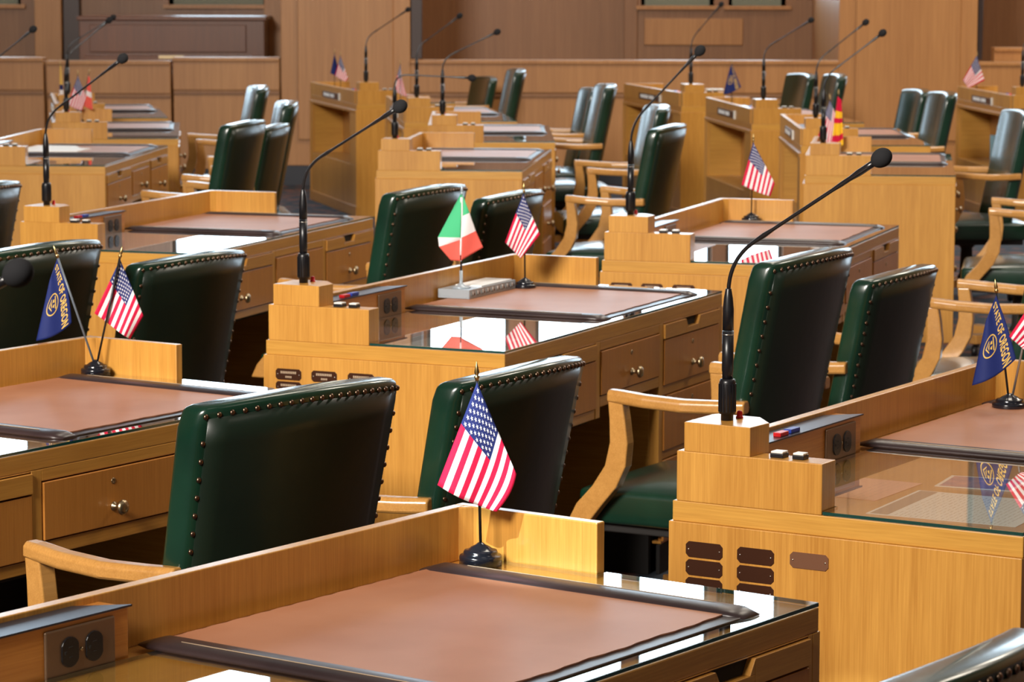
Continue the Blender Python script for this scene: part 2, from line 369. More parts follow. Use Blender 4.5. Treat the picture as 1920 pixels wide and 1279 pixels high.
# ------------------------------------------------------------------ blotters
def make_blotter():
    root = empty('desk_blotter', '', 'blotter')
    bx(.725, 1.40, .032, .628, T+.0078, T+.0105, DKB).build('backing_board', root, .001)
    m = MB(); n = 40; pts = [(.735, .624)] + [(.735+.655*k/n, .624-.002*(k % 3 == 0)) for k in range(1, n)] + [(1.39, .624), (1.39, .060)]
    pts += [(1.39-.655*k/n, .058+.0012*math.sin(k*1.7)+.0016*math.sin(k*.6)) for k in range(1, n)] + [(.735, .058)]
    m.prism(pts, T+.011, T+.0135, TAN); m.build('leather_pad', root)
    for u0, u1 in ((.700, .765), (1.362, 1.427)):
        uc = (u0+u1)/2; secs = []; n = 22
        for k in range(n+1):
            s_ = k/n; v_ = .026+(.640-.026)*s_
            e_ = min(s_, 1-s_)*(.614)/.035; f = math.sqrt(max(0.02, 1-(1-min(1, e_))**2)); hw = .0325*(.62+.38*f); h = .0105*f
            secs.append([Vector((uc+hw*math.cos(a), v_, T+.0082+max(0, math.sin(a))**.7*(h+.002))) for a in [math.pi*q/12 for q in range(13)]])
        o = MB().sweep(secs, DKB).build('side_strip', root)
        s = MB(); s.tube([(uc+(-.010 if u0 < 1 else .010), .10+.466*k/10, T+.0208) for k in range(11)], .0006, TXT, 6); s.build('stitching', o)
    return root
blot_label = {'A': 'large tan leather blotter on the nearest desk, seen almost whole at the bottom', 'B': 'tan leather blotter cut by the right edge, behind the printed sheets',
 'C': 'tan leather blotter on the left desk beside the paired flags', 'D': 'tan leather blotter on the centre desk in front of the silver card tray',
 'E': 'tan leather blotter under the tall microphone arm, behind the tall green chair', 'F': 'tan leather blotter on the desk at upper left behind the chair pair',
 'H': 'thin-looking tan blotter on the desk with the level microphone', 'J': 'pinkish tan blotter partly behind the foam tip of the tallest microphone',
 'L': 'small far blotter on the desk by the pillar, mostly hidden', 'M': 'farthest right blotter mostly hidden behind papers', 'N': 'small blotter behind the red and yellow flag',
 'O': 'small tan blotter just beyond the tallest microphone tip, short dark strip in front', 'K': 'small blotter below the pair of far green chairs in the middle',
 'I': 'narrow blotter on the pale desk beyond the level microphone', 'G2': 'narrow dark-edged blotter right of the striped and red flags', 'G3': 'farthest left blotter with a bluish glint at its corner',
 'Q': 'blotter on the right edge desk hidden behind its rail', 'G': 'blotter on the left desk half covered by white papers'}
pb = make_blotter()
for i, k in enumerate(DESK):
    r = copy_tree(pb) if i else pb
    x, y, t = DESK[k]; r.location = (x, y, 0); r.rotation_euler = (0, 0, R(t)); tag(r, blot_label[k], 'blotter', 'leather desk blotters')

# ------------------------------------------------------------------ microphones
def make_mic(k, reach, zh, label):
    x, y, z = wp(k, .06, .604, .907); H = zh-.907
    root = empty('gooseneck_microphone', label, 'microphone', (x, y, z), R(DESK[k][2]-90), 'desk microphones')   # local +X points to the member
    m = MB(); prof = [(.0115, 0), (.0115, .012), (.0155, .0125), (.0152, .070), (.0135, .076), (.0105, .077)]
    m.lathe(prof, BLK, None, 24, True)
    for q in range(16):
        a = 2*math.pi*q/16; m.box(.0150, .0164, -.0012, .0012, .016, .068, BLK, Matrix.Rotation(a, 4, 'Z'))
    m.build('base_collar', root)
    m = MB(); m.lathe([(.0100, .074), (.0100, .090), (.0108, .091), (.0108, .165)], BLK, None, 20)
    m.lathe([(.0104, .166), (.0104, .205), (.0085, .225), (.0055, .242), (.005, .243)], BLK, None, 20); h_ = m.build('handle', root)
    MB().lathe([(.0110, .158), (.0110, .1595)], CHROME, None, 20).build('silver_ring', h_)
    # neck path
    P = [Vector((0, 0, .236))]; c = Vector((0, 0, .298)); hd = Vector((reach, 0, H)); d_ = (hd-c).normalized(); q1 = c+d_*.065
    for s_ in range(1, 11):
        s_ /= 10; P.append(Vector((0, 0, .236))*(1-s_)**2+c*2*s_*(1-s_)+q1*s_**2)
    n = 14; base = len(P); end = hd-d_*.012
    for s_ in range(1, n+1): P.append(q1+(end-q1)*(s_/n))
    tot = len(P); rad = []
    for i in range(tot):
        f = i/(tot-1); rad.append(.0038 if f < .45 else (.0048 if f < .50 else (.0034 if f < .82 else (.0044 if f < .90 else .0062))))
    m = MB(); m.tube(P, rad, NECK, 12); m.build('gooseneck', root)
    Mx = Matrix.Translation(hd) @ d_.to_track_quat('Z', 'Y').to_matrix().to_4x4()
    pr = [(0, -.022)] + [(.0172*math.sin(math.pi*j/12)*(1 if j > 5 else .97), -.0205*math.cos(math.pi*j/12)) for j in range(1, 12)] + [(0, .0205)]
    pr[0] = (0, -.0205); MB().lathe(pr, FOAM, Mx, 20).build('windscreen', root)
mic_label = {'A': 'black foam-tipped microphone at the left edge, largest and nearest', 'B': 'tallest black gooseneck microphone, on the plaque desk at right', 'C': 'microphone on the left drawer desk, outside the left edge',
 'D': 'black gooseneck microphone on the centre desk pedestal', 'E': 'black gooseneck microphone right of centre, its arm crossing the far nameplates', 'F': 'black gooseneck microphone on the upper left desk, arm crossing the striped flag',
 'H': 'microphone with its neck bent level to the right', 'J': 'microphone beside the red and yellow flag, lower of the two tips near the right pillar', 'L': 'microphone left of the dark pillar edge, above the two small flags desk',
 'M': 'small far microphone under the middle window sill', 'N': 'microphone on the blue flag desk', 'O': 'microphone just behind the red and yellow flag one, upper of the two tips',
 'K': 'small microphone against the dark wall opening right of the pillar', 'I': 'microphone in front of the far parapet, left of the far green chairs', 'G2': 'microphone left of the striped flag at far left',
 'G3': 'farthest left microphone, almost hidden behind the nearer one', 'Q': 'microphone stem at the upper right edge', 'G': 'small microphone tip at the top left corner'}
MIC = dict(A=(.391,1.386),B=(.299,1.399),C=(.29,1.39),D=(.282,1.371),E=(.231,1.448),F=(.294,1.408),H=(.362,1.190),I=(.293,1.349),K=(.260,1.395),L=(.292,1.393),
 M=(.205,1.436),N=(.284,1.376),O=(.256,1.410),J=(.262,1.408),G=(.255,1.404),G2=(.238,1.403),G3=(.281,1.375),Q=(.28,1.40))
for k, (a, b_) in MIC.items():
    make_mic(k, a, b_, mic_label[k])

# ------------------------------------------------------------------ chairs
NM = []
def nail_mesh():
    if not NM:
        ob = MB().lathe([(.0058, 0), (.0052, .0026), (.003, .0042), (0, .0048)], NAIL, None, 10).build('nail_head'); NM.append(ob.data); bpy.data.objects.remove(ob)
    return NM[0]
def chair(name_label, mx, my, zt, yaw, short=False, group='green leather armchairs'):
    t = R(yaw); fx, fy = -math.sin(t), math.cos(t)
    ox, oy = mx+fx*.33, my+fy*.33
    root = empty('leather_armchair', name_label, 'chair', (ox, oy, 0), t, group)     # local x = across, y = forward
    # backrest pad
    zb = .40; tilt = math.tan(R(11.5)); hw0, hw1 = .245, .262; nz = 14; secs = []
    def bp(s, a, side):       # a in -1..1 across, s 0..1 up, side 0 rear 1 front -> point
        z = zb+(zt-zb)*s; hw = hw0+(hw1-hw0)*s; y = -.33+(zt-z)*tilt
        y += .050*(a*a)                                           # wings come forward
        z += .014*(1-a*a)*s
        th = .072
        if side: y += th-.012*a*a
        return Vector((a*hw, y, z))
    na = 12
    for j in range(nz+1):
        s = j/nz; ring = []
        sh = 0.; lift = 0.
        A = [-1+2*q/na for q in range(na+1)]
        e = 1.0
        if j == nz: e = .965
        for a in A: ring.append(bp(s, a*e, 0))
        for a in A[::-1]: ring.append(bp(s, a*e, 1))
        # round the rear/front edges a little towards the sides
        secs.append(ring)
    top = []
    for p in secs[-1]: top.append(p+Vector((0, 0, 0)))
    m = MB(); m.sweep(secs, GREEN, True)
    o = m.build('backrest', root, .016, 0, seg=4)
    for f in o.data.polygons: f.use_smooth = True
    # rear leather panel, inset, slightly proud
    m = MB(); i = m._mi(GREEN2); grid = []
    for j in range(11):
        s = .02+.94*j/10; row = []
        for q in range(13):
            a = -.93+1.86*q/12; p = bp(s, a, 0); row.append(m.bm.verts.new(p+Vector((0, -.0025, 0))))
        grid.append(row)
    for j in range(10):
        for q in range(12):
            f = m.bm.faces.new((grid[j][q], grid[j][q+1], grid[j+1][q+1], grid[j+1][q])); f.material_index = i; f.smooth = True
    r_ = m.bm.faces[:]
    res = bmesh.ops.extrude_face_region(m.bm, geom=r_); vs = [g for g in res['geom'] if isinstance(g, bmesh.types.BMVert)]
    bmesh.ops.translate(m.bm, vec=(0, .004, 0), verts=vs)
    panel = m.build('back_panel', o)
    panel['label'] = 'darker rear leather panel'
    # nail heads
    pts = []; nt_, ns = 20, 15
    for q in range(nt_+1): pts.append(bp(.968, -.945+1.89*q/nt_, 0))
    for j in range(ns):
        for a in (-.945, .945): pts.append(bp(.04+.90*j/ns, a, 0))
    if my < 11.5:
        for p in pts:
            n_ = bpy.data.objects.new('nail_head', nail_mesh()); C.objects.link(n_); n_.parent = o; n_.location = p+Vector((0, .0005, 0)); n_.rotation_euler = (R(90), 0, 0)
        # seat cushion
    secs = []; n = 10
    for j in range(n+1):
        v = -.27+.525*j/n; hwid = .262 if j not in (0, n) else .25; ring = []
        crown = .035*(1-(2*j/n-1)**2)
        for q in range(13):
            a = -1+2*q/12; ring.append(Vector((a*hwid, v, .405+crown*(1-a*a)**.6)))
        ring += [Vector((hwid, v, .32)), Vector((0, v, .315)), Vector((-hwid, v, .32))]
        secs.append(ring)
    m = MB(); m.sweep(secs, GREEN, True); so = m.build('seat', root, .014, seg=3)
    for f in so.data.polygons: f.use_smooth = True
    bx(-.235, .235, -.24, .23, .295, .322, DARKM).build('seat_frame', root, .004)
    # arms
    for sd in (-1, 1):
        path = [(.254, -.215, .646), (.270, -.15, .644), (.292, -.06, .644), (.302, .04, .650), (.300, .11, .656), (.298, .140, .657)]
        secs = []
        for k_, (x, y, z) in enumerate(path):
            w = (.018, .021, .023, .023, .023, .021)[k_]; h = .0165
            secs.append([Vector((sd*x+w*cx, y, z+h*cz)) for cx, cz in ((-1, -.6), (-.75, -1), (.75, -1), (1, -.6), (1, .5), (.6, 1), (-.6, 1), (-1, .5))])
        m = MB(); m.sweep(secs, CHW, False)
        post = [(.298, .118, .645, .020), (.298, .112, .600, .022), (.297, .108, .540, .025), (.296, .118, .480, .029), (.293, .150, .425, .034), (.290, .195, .375, .036), (.288, .225, .330, .030)]
        secs = []
        for x, y, z, hy in post: secs.append([Vector((sd*x+.019*cx, y+hy*cy, z)) for cx, cy in ((-1, -1), (1, -1), (1, 1), (-1, 1))])
        m.sweep(secs, CHW, False); m.build('armrest', root, .004, seg=3)
    # swivel base
    m = MB(); m.lathe([(.05, .10), (.035, .13), (.03, .26), (.07, .296)], DARKM, None, 16)
    for q in range(4):
        M = Matrix.Rotation(R(45+90*q), 4, 'Z'); m.box(.03, .29, -.03, .03, .065, .105, CHW, M)
    b_ = m.build('swivel_base', root, .004)
    for q in range(4):
        a = R(45+90*q); MB().lathe([(0, -.014), (.028, -.012), (.030, 0), (.028, .012), (0, .014)], BLK, Matrix.Translation((.27*math.cos(a), .27*math.sin(a), .031)) @ Matrix.Rotation(R(90), 4, 'X'), 16).build('caster', b_)
    return root
CH = [
 ('tall green leather armchair right of the centre desk, its near wooden arm fully visible', .803, 7.593, 1.005, 61),
 ('low green leather armchair just right of the tall one, above the plaque desk rail', 1.130, 8.335, .885, 62),
 ('green leather armchair at left foreground, back edged with large brass nails', -.343, 5.474, .957, 49),
 ('low dark green armchair directly behind the nearest US flag', .067, 6.228, .898, 59),
 ('tall green armchair behind the green, white and red flag', -.227, 10.249, .968, 63),
 ('low green armchair behind the striped flag of the centre desk', .059, 10.923, .898, 66),
 ('tall green armchair at left edge behind the state flag', -1.195, 7.967, .985, 60),
 ('low green armchair between the left striped flag and the centre microphone', -.858, 8.569, .90, 60),
 ('green armchair with leaning back, beyond the microphone right of centre', .782, 13.960, .975, 73),
 ('green armchair partly behind the leaning one, left of the open cubby desk', .825, 15.97, .968, 95),
 ('green armchair whose back touches the left edge of a far nameplate', .62, 18.12, .988, 95),
 ('lower green armchair overlapped at right by the one touching the nameplate', .56, 19.186, .920, 97),
 ('tall far green armchair before the parapet, right one of a pair', .09, 20.33, .996, 96),
 ('lower far green armchair before the parapet, left one of a pair', -.136, 22.75, .85, 106),
 ('tall green armchair at upper left, largest of the group by the pillar', -1.186, 14.226, .975, 76),
 ('low green armchair at upper left overlapping the tall one, by the dark floor gap', -1.135, 15.33, .90, 82),
 ('small green armchair at upper left, right of two rear ones by the pillar', -1.14, 16.24, .972, 99),
 ('farthest green armchair at upper left, in front of the panelled rail', -1.47, 18.40, .962, 101),
 ('green armchair at the right edge in front of the tissue box desk', 2.68, 15.69, .961, 94),
 ('green armchair by the right pillar, right one of the glinting pair', 2.60, 17.92, .955, 95),
 ('green armchair by the right pillar, left one of the glinting pair', 2.63, 19.30, .91, 97),
 ('green armchair behind the red and yellow flag, taller one of its pair', 2.20, 20.13, .973, 95),
 ('green armchair left of the red and yellow flag, lower one of its pair', 2.14, 21.867, .91, 103),
 ('dark armchair back cut by the bottom right corner, nearest chair', .53, 3.28, .962, 54),
 ('green armchair back cut by the left edge above the state flag', -1.743, 10.329, .97, 72),
 ('green armchair at right edge, its light wooden arms above the state flag', 1.86, 9.78, 1.0, 72),
 ('green armchair with light arms at right edge, beside the pale desk end', 2.58, 13.36, .97, 80)]
for lb, x, y, z, a in CH: chair(lb, x, y, z, a)

# ------------------------------------------------------------------ flags
def facing(x, y): return math.atan2(y, x)-R(90)       # turn so that local -Y looks back at the aisle where the photo was taken
def flag_base(root, double=False, mat=GLOSSBLK, r=.035):
    m = MB(); m.lathe([(r, 0), (r, .013), (r*.97, .0155), (r*.80, .016), (r*.80, .021), (r*.76, .0235), (r*.60, .0245), (r*.44, .029), (r*.24, .0325), (r*.12, .036), (0, .036)], mat, None, 32)
    m.build('stand_base', root)
def pole(root, p0, p1, mat=BLK, rad=.0026, fin=BRASS):
    p0, p1 = Vector(p0), Vector(p1); o = MB().tube([p0, (p0+p1)/2, p1], rad, mat, 10).build('pole', root)
    d_ = (p1-p0).normalized(); M = Matrix.Translation(p1) @ d_.to_track_quat('Z', 'Y').to_matrix().to_4x4()
    MB().lathe([(.003, 0), (.0032, .003), (.0045, .0045), (.0045, .007), (.002, .0085), (.0035, .011), (.0042, .014), (.0025, .022), (.0004, .031), (0, .0315)], fin, M, 12).build('finial', root)
def S4(P0, P1, P2, P3, amp=.006, ph=0., bow=(0, 0), y0=-.006, curl=.010, frq=2.2):
    """P0 hoist-top, P1 hoist-bottom, P2 fly-top, P3 fly-bottom; s along fly, t across hoist"""
    P0, P1, P2, P3 = map(Vector, (P0, P1, P2, P3))
    def f(s, t, off=0.):
        p = P0*(1-s)*(1-t)+P1*(1-s)*t+P2*s*(1-t)+P3*s*t
        p = p+Vector(bow)*math.sin(math.pi*s)*t+Vector((.006*math.sin(math.pi*t)*s, -.006*math.sin(math.pi*t)*s))
        y = y0-amp*math.sin(frq*math.pi*t+ph)*(.35+.65*s)-curl*math.sin(math.pi*min(1, t))*s
        return Vector((p.x, y+off, p.y))
    return f
def us_cloth(root, f, stars=True):
    m = MB(); iR, iW, iB = m._mi(F_RED), m._mi(F_WHT), m._mi(F_BLU); ns = 20; nt_ = 26
    g = [[m.bm.verts.new(f(i/ns, j/nt_)) for j in range(nt_+1)] for i in range(ns+1)]
    for i in range(ns):
        for j in range(nt_):
            fc = m.bm.faces.new((g[i][j], g[i+1][j], g[i+1][j+1], g[i][j+1])); st = j//2
            fc.material_index = iB if (i < 8 and st < 7) else (iR if st % 2 == 0 else iW); fc.smooth = True
    if stars:
        for r_ in range(9):
            cols = 6 if r_ % 2 == 0 else 5
            for c in range(cols):
                t0 = (7/13)*(r_+1)/10; s0 = .4*((2*c+1) if cols == 6 else (2*c+2))/12
                for off in (-.0008, .0008):
                    vs = []
                    for k in range(10):
                        a = math.pi*k/5; rr = .034 if k % 2 == 0 else .0135
                        vs.append(m.bm.verts.new(f(min(.399, max(.002, s0+rr*.66*math.sin(a))), max(.002, t0+rr*.80*math.cos(a)), off)))
                    m.bm.faces.new(vs).material_index = iW
    bmesh.ops.recalc_face_normals(m.bm, faces=m.bm.faces[:])
    o = m.build('flag_cloth', root); md = o.modifiers.new('thick', 'SOLIDIFY'); md.thickness = .0005; md.offset = 0
    return o
def banded_cloth(root, f, bands, n=14):
    """bands: list of (s_end, material)"""
    m = MB(); idx = [m._mi(b_[1]) for b_ in bands]; ns = 30
    g = [[m.bm.verts.new(f(i/ns, j/n)) for j in range(n+1)] for i in range(ns+1)]
    for i in range(ns):
        k = next(q for q, b_ in enumerate(bands) if (i+.5)/ns <= b_[0]+1e-6)
        for j in range(n):
            fc = m.bm.faces.new((g[i][j], g[i+1][j], g[i+1][j+1], g[i][j+1])); fc.material_index = idx[k]; fc.smooth = True
    o = m.build('flag_cloth', root); md = o.modifiers.new('thick', 'SOLIDIFY'); md.thickness = .0005; md.offset = 0
    return o
def text_polys(body, size):
    cu = bpy.data.curves.new('lettering', 'FONT'); cu.body = body; cu.size = size; cu.resolution_u = 3; cu.space_character = 1.08; cu.offset = .022
    ob = bpy.data.objects.new('lettering', cu); C.objects.link(ob); bpy.context.view_layer.update()
    dg = bpy.context.evaluated_depsgraph_get(); ev = ob.evaluated_get(dg); me = ev.to_mesh()
    vs = [v.co.copy() for v in me.vertices]; fs = [tuple(p.vertices) for p in me.polygons]; ev.to_mesh_clear()
    bpy.data.objects.remove(ob); bpy.data.curves.remove(cu)
    return vs, fs
TV, TF = text_polys('STATE OF OREGON', 1.0); TWID = max(v.x for v in TV)
TV2, TF2 = text_polys('1859', 1.0); T2W = max(v.x for v in TV2)
def state_cloth(root, f, seal=True):
    o = banded_cloth(root, f, [(1., F_NAVY)], 22)
    m = MB(); i = m._mi(F_GLD)
    for off in (-.0012, .0012):
        for vs, fs, wd, s0, s1, t0, hh in ((TV, TF, TWID, .04, .97, .66, .24),):
            k = (s1-s0)/wd; V_ = [m.bm.verts.new(f(s0+v.x*k, t0+v.y*hh/.75, off)) for v in vs]
            for fc in fs: m.bm.faces.new([V_[q] for q in fc]).material_index = i
        if seal:
            c_s, c_t = .52, .36
            def ring(r0, r1, n=28):
                a_ = [m.bm.verts.new(f(c_s+r0*.72*math.cos(2*math.pi*q/n), c_t+r0*math.sin(2*math.pi*q/n), off)) for q in range(n)]
                b2 = [m.bm.verts.new(f(c_s+r1*.72*math.cos(2*math.pi*q/n), c_t+r1*math.sin(2*math.pi*q/n), off)) for q in range(n)]
                for q in range(n): m.bm.faces.new((a_[q], a_[(q+1) % n], b2[(q+1) % n], b2[q])).material_index = i
            ring(.20, .225); 
            def poly(pts): m.bm.faces.new([m.bm.verts.new(f(c_s+a*.72*1.7, c_t+b_*1.7, off)) for a, b_ in pts]).material_index = i
            poly([(-.08, .075), (.08, .075), (.08, .055), (-.08, .055)]); poly([(-.08, -.02), (0, -.09), (.08, -.02), (.062, -.02), (0, -.07), (-.062, -.02)])
            poly([(-.05, .04), (-.01, .04), (-.02, 0), (-.05, .01)]); poly([(.01, .04), (.055, .03), (.03, -.005), (.015, .01)]); poly([(-.05, -.012), (.045, -.02), (.0, -.04)])
    m.build('gold_lettering', o)
    return o
PF = {}
def stand(k, u, v, label, z=T+.008, group='small desk flags', mat=GLOSSBLK):
    x, y, _ = wp(k, u, v); return empty('desk_flag', label, 'flag', (x, y, z), facing(x, y), group)
# nearest desk
r = stand('A', 1.476, .593, 'US stick flag on black round stand in the corner of the nearest desk'); flag_base(r)
pole(r, (0, 0, .03), (-.006, 0, .302)); us_cloth(r, S4((-.006, .300), (.058, .150), (-.070, .132), (.026, .088), .006, .3, (.006, .0)))
# centre desk
r = stand('D', 1.318, .539, 'US stick flag on the centre desk, right of the tricolour'); flag_base(r, r=.033)
pole(r, (0, 0, .03), (-.004, 0, .288)); us_cloth(r, S4((-.006, .286), (.044, .165), (-.060, .142), (-.012, .094), .005, 1.))
# E
r = stand('E', 1.48, .545, 'US stick flag on the desk behind the tall microphone arm'); flag_base(r, r=.036)
pole(r, (0, 0, .03), (.004, 0, .300)); us_cloth(r, S4((.004, .298), (.086, .145), (-.038, .140), (.070, .098), .004, 2.))
# C pair
r = stand('C', 1.485, .61, 'double stand with dark blue state flag and US flag on the left desk'); flag_base(r)
pole(r, (-.004, 0, .03), (-.084, .0, .278), plain('grey_pole', (.12, .14, .17), .3)); pole(r, (.004, 0, .03), (.060, 0, .276))
us_cloth(r, S4((.061, .273), (.114, .138), (-.001, .146), (.082, .083), .008, 2.6, y0=.006))
state_cloth(r, S4((-.104, .225), (-.086, .276), (-.138, .082), (-.054, .124), .004, .4, (.006, .010), y0=.006))
# B pair
r = stand('B', 1.335, .559, 'double stand with dark blue state flag at the right edge desk'); flag_base(r, r=.038)
pole(r, (-.003, 0, .03), (-.033, 0, .256)); pole(r, (.006, 0, .03), (.048, 0, .262), plain('steel_pole', (.42, .40, .40), .3, .8))
state_cloth(r, S4((-.055, .195), (-.034, .252), (-.082, .052), (.012, .114), .006, .3, (.002, .002)))
us_cloth(r, S4((.050, .252), (.105, .13), (-.004, .163), (.030, .134), .006, 1.2))
# far ones
def far_us(k, u, v, label, P, ps=(0, .30)):
    r = stand(k, u, v, label); flag_base(r, r=.034); pole(r, (0, 0, .03), (ps[0], 0, ps[1])); us_cloth(r, S4(*P)); return r
S_ = ((0, .296), (.055, .15), (-.060, .14), (.030, .09))
far_us('Q', 1.33, .60, 'US stick flag on the far desk with the tissue box', ((-.004, .30), (.055, .13), (-.095, .13), (-.060, .075)))
far_us('L', .90, .60, 'small US stick flag, right one of two on the far cubby desk beside the pillar', ((0, .29), (.052, .13), (-.040, .15), (.035, .11)), (0, .29))
r = stand('L', 1.10, .60, 'small navy stick flag, left one of two on the far cubby desk beside the pillar'); flag_base(r, r=.034); pole(r, (0, 0, .03), (0, 0, .30))
banded_cloth(r, S4((-.002, .29), (.004, .28), (-.03, .16), (.04, .14), .01, 1.), [(1., F_NAVY)])
far_us('K', 1.476, .593, 'US stick flag hanging crumpled in front of the dark pillar edge', ((0, .29), (.008, .20), (-.050, .12), (.040, .08), .014, 1.5), (0, .29))
r = stand('N', 1.476, .527, 'dark blue state flag on the far desk with the open cubby'); flag_base(r, r=.034); pole(r, (0, 0, .03), (0, 0, .30))
state_cloth(r, S4((-.012, .28), (0, .296), (-.055, .10), (.060, .15), .006, .3))
r = stand('J', 1.45, .59, 'double stand with US flag and red and yellow flag behind the right microphone'); flag_base(r)
pole(r, (-.006, 0, .03), (-.018, 0, .272)); pole(r, (.006, 0, .03), (.024, 0, .296))
us_cloth(r, S4((-.018, .268), (.012, .20), (-.075, .09), (.012, .035), .006, 1.))
banded_cloth(r, S4((.020, .29), (.040, .27), (-.012, .02), (.052, .045), .012, .5, frq=4.), [(.28, F_RED), (.40, F_YEL), (.5, F_RED), (.72, F_YEL), (.86, F_RED), (1., F_YEL)])
r = stand('G2', 1.476, .593, 'double stand with US flag and red flag at far left'); flag_base(r)
pole(r, (-.004, 0, .03), (0, 0, .285)); pole(r, (.008, 0, .03), (.064, 0, .292))
us_cloth(r, S4((0, .28), (.050, .15), (-.066, .11), (.020, .075), .006, 1.))
banded_cloth(r, S4((.060, .28), (.070, .27), (.035, .10), (.085, .08), .008, .5, frq=3.), [(.45, F_SAL), (.62, F_WHT), (1., F_SAL)])
r = stand('G3', 1.476, .60, 'furled dark and white stick flag at far left beside the microphones'); flag_base(r); pole(r, (0, 0, .03), (-.02, 0, .27))
banded_cloth(r, S4((-.022, .265), (-.014, .265), (-.030, .02), (.004, .02), .006, .5, frq=3.), [(.5, F_GLD), (.62, F_NAVY), (1., F_WHT)])
# tricolour standing on a silver tray
tray = empty('card_tray', 'silver card tray with white note cards on the centre desk', 'tray', wp('D', .985, .555, T+.0140), R(DESK['D'][2]))
m = MB(); m.box(-.02, .30, 0, .10, 0, .004, SILVER); m.box(-.02, .30, 0, .003, .004, .026, SILVER); m.box(-.02, .30, .097, .10, .004, .026, SILVER)
m.box(-.02, -.017, .003, .097, .004, .026, SILVER); m.box(.297, .30, .003, .097, .004, .026, SILVER); m.box(-.017, .075, .003, .097, .020, .026, SILVER); m.build('tray_body', tray, .001)
m = MB()
for k_ in range(9):
    x = -.008+k_*.034; m.box(x, x+.004, -.0015, 0, .006, .021, GREYP); m.box(x, x+.016, -.0015, 0, .006, .009, GREYP); m.box(x+.008, x+.012, -.0018, 0, .012, .020, WHITE); m.box(x+.020, x+.024, -.0015, 0, .008, .014, BRN)
m.build('engraved_pattern', tray)
tag(bx(.08, .29, .008, .092, .0045, .029, WHITE).build('note_cards', None, .001), 'stack of white note cards in the silver tray', 'paper')
nc = bpy.data.objects['note_cards']; nc.location = tray.location; nc.rotation_euler = tray.rotation_euler
x, y, _ = wp('D', .985+.03, .555+.05)
r = empty('desk_flag', 'green, white and red tricolour stick flag on a silver stand', 'flag', (x, y, T+.0402), facing(x, y), 'small desk flags')
m = MB(); m.lathe([(.028, 0), (.027, .003), (.012, .007), (.005, .014), (.0045, .05), (.003, .05), (.0, .05)], SILVER, None, 24); m.build('stand_base', r)
pole(r, (0, 0, .04), (.002, 0, .268), SILVER, .0026, SILVER)
MB().tube([(.0, -.001, .095), (.0005, -.001, .118), (.001, -.001, .125), (.0015, -.001, .262)], [.0042, .0042, .0042, .0042], F_WHT, 10).build('pole_sleeve', r)
MB().tube([(.0, 0, .048), (.0, 0, .094)], .0032, GLOSSBLK, 10).build('pole_joint', r)
def poly_edge(pts):
    def g(s):
        for (s0, p0), (s1, p1) in zip(pts, pts[1:]):
            if s <= s1+1e-9: k = (s-s0)/(s1-s0); return (p0[0]+(p1[0]-p0[0])*k, p0[1]+(p1[1]-p0[1])*k)
        return pts[-1][1]
    return g
def half(Lp, Rp, sg):
    Lf, Rf = poly_edge(Lp), poly_edge(Rp)
    def f(s, t, off=0.):
        a, b_ = Lf(s), Rf(s); d_ = (1-t) if sg < 0 else t
        return Vector((a[0]*(1-t)+b_[0]*t, -.004+.016*d_*s+.003*math.sin(6*s+3*t)+off, a[1]*(1-t)+b_[1]*t))
    return f
q = lambda px, py: ((px-877)/658, (548-py)/658)
P0 = q(878, 366)
banded_cloth(r, half([(0, P0), (.4, q(833, 452)), (.7, q(835, 470)), (1, q(858, 497))], [(0, P0), (.4, q(876, 452)), (.7, q(876, 456)), (1, q(877, 497))], -1), [(.4, F_GRN), (.7, F_WHT), (1, F_SAL)])
banded_cloth(r, half([(0, P0), (.4, q(878, 412)), (.7, q(878, 452)), (1, q(877, 496))], [(0, P0), (.4, q(893, 405)), (.7, q(905, 440)), (1, q(919, 472))], 1), [(.4, F_GRN), (.7, F_WHT), (1, F_SAL)])

# ------------------------------------------------------------------ papers
def sheet(k, pts, label, mat, z=T+.0003, h=.0009, name='paper_sheet', deco=None):
    m = MB(); m.prism(pts, z, z+h, mat)
    if deco: deco(m, z+h)
    o = m.build(name); x, y, t = DESK[k]; o.location = (x, y, 0); o.rotation_euler = (0, 0, R(t)); return tag(o, label, 'paper')
def quad(c, a, b_, ang):
    ang = R(ang); ca, sa = math.cos(ang), math.sin(ang)
    return [(c[0]+x*a/2*ca-y*b_/2*sa, c[1]+x*a/2*sa+y*b_/2*ca) for x, y in ((-1, -1), (1, -1), (1, 1), (-1, 1))]
def lines_deco(c, a, b_, ang, rows=22, head=True):
    def f(m, z):
        an = R(ang); M = Matrix.Translation((c[0], c[1], z)) @ Matrix.Rotation(an, 4, 'Z')
        if head: m.box(-a/2+.004, a/2-.004, b_/2-.040, b_/2-.006, 0, .00012, GREYP, M)
        rnd = random.Random(5)
        for q_ in range(rows):
            yy = b_/2-.052-q_*(b_-.065)/rows
            x = -a/2+.006
            while x < a/2-.02:
                w_ = rnd.uniform(.008, .022); m.box(x, min(x+w_, a/2-.006), yy-.0009, yy, 0, .0001, GREYP, M); x += w_+rnd.uniform(.004, .012)
    return f
sheet('B', quad((.29, .42), .215, .12, 0), 'pink sheet under the glass of the plaque desk', PINK, deco=lines_deco((.29, .42), .215, .12, 0, 4, False))
sheet('B', quad((.20, .19), .27, .28, 3), 'white printed table with grey heading under the glass at the right edge', WHITE, deco=lines_deco((.20, .19), .27, .28, 3))
o = sheet('B', quad((.46, .265), .13, .15, 8), 'blue and purple photo card under the glass at the right edge', WHITE, deco=lambda m, z: m.prism(quad((.46, .265), .115, .135, 8), z, z+.0002, PHOTO))
sheet('D', quad((.24, .45), .26, .17, 0), 'pink sheet under the glass of the centre desk', PINK)
sheet('D', quad((.17, .22), .22, .27, 2), 'white printed sheet under the glass of the centre desk', WHITE, deco=lines_deco((.17, .22), .22, .27, 2))
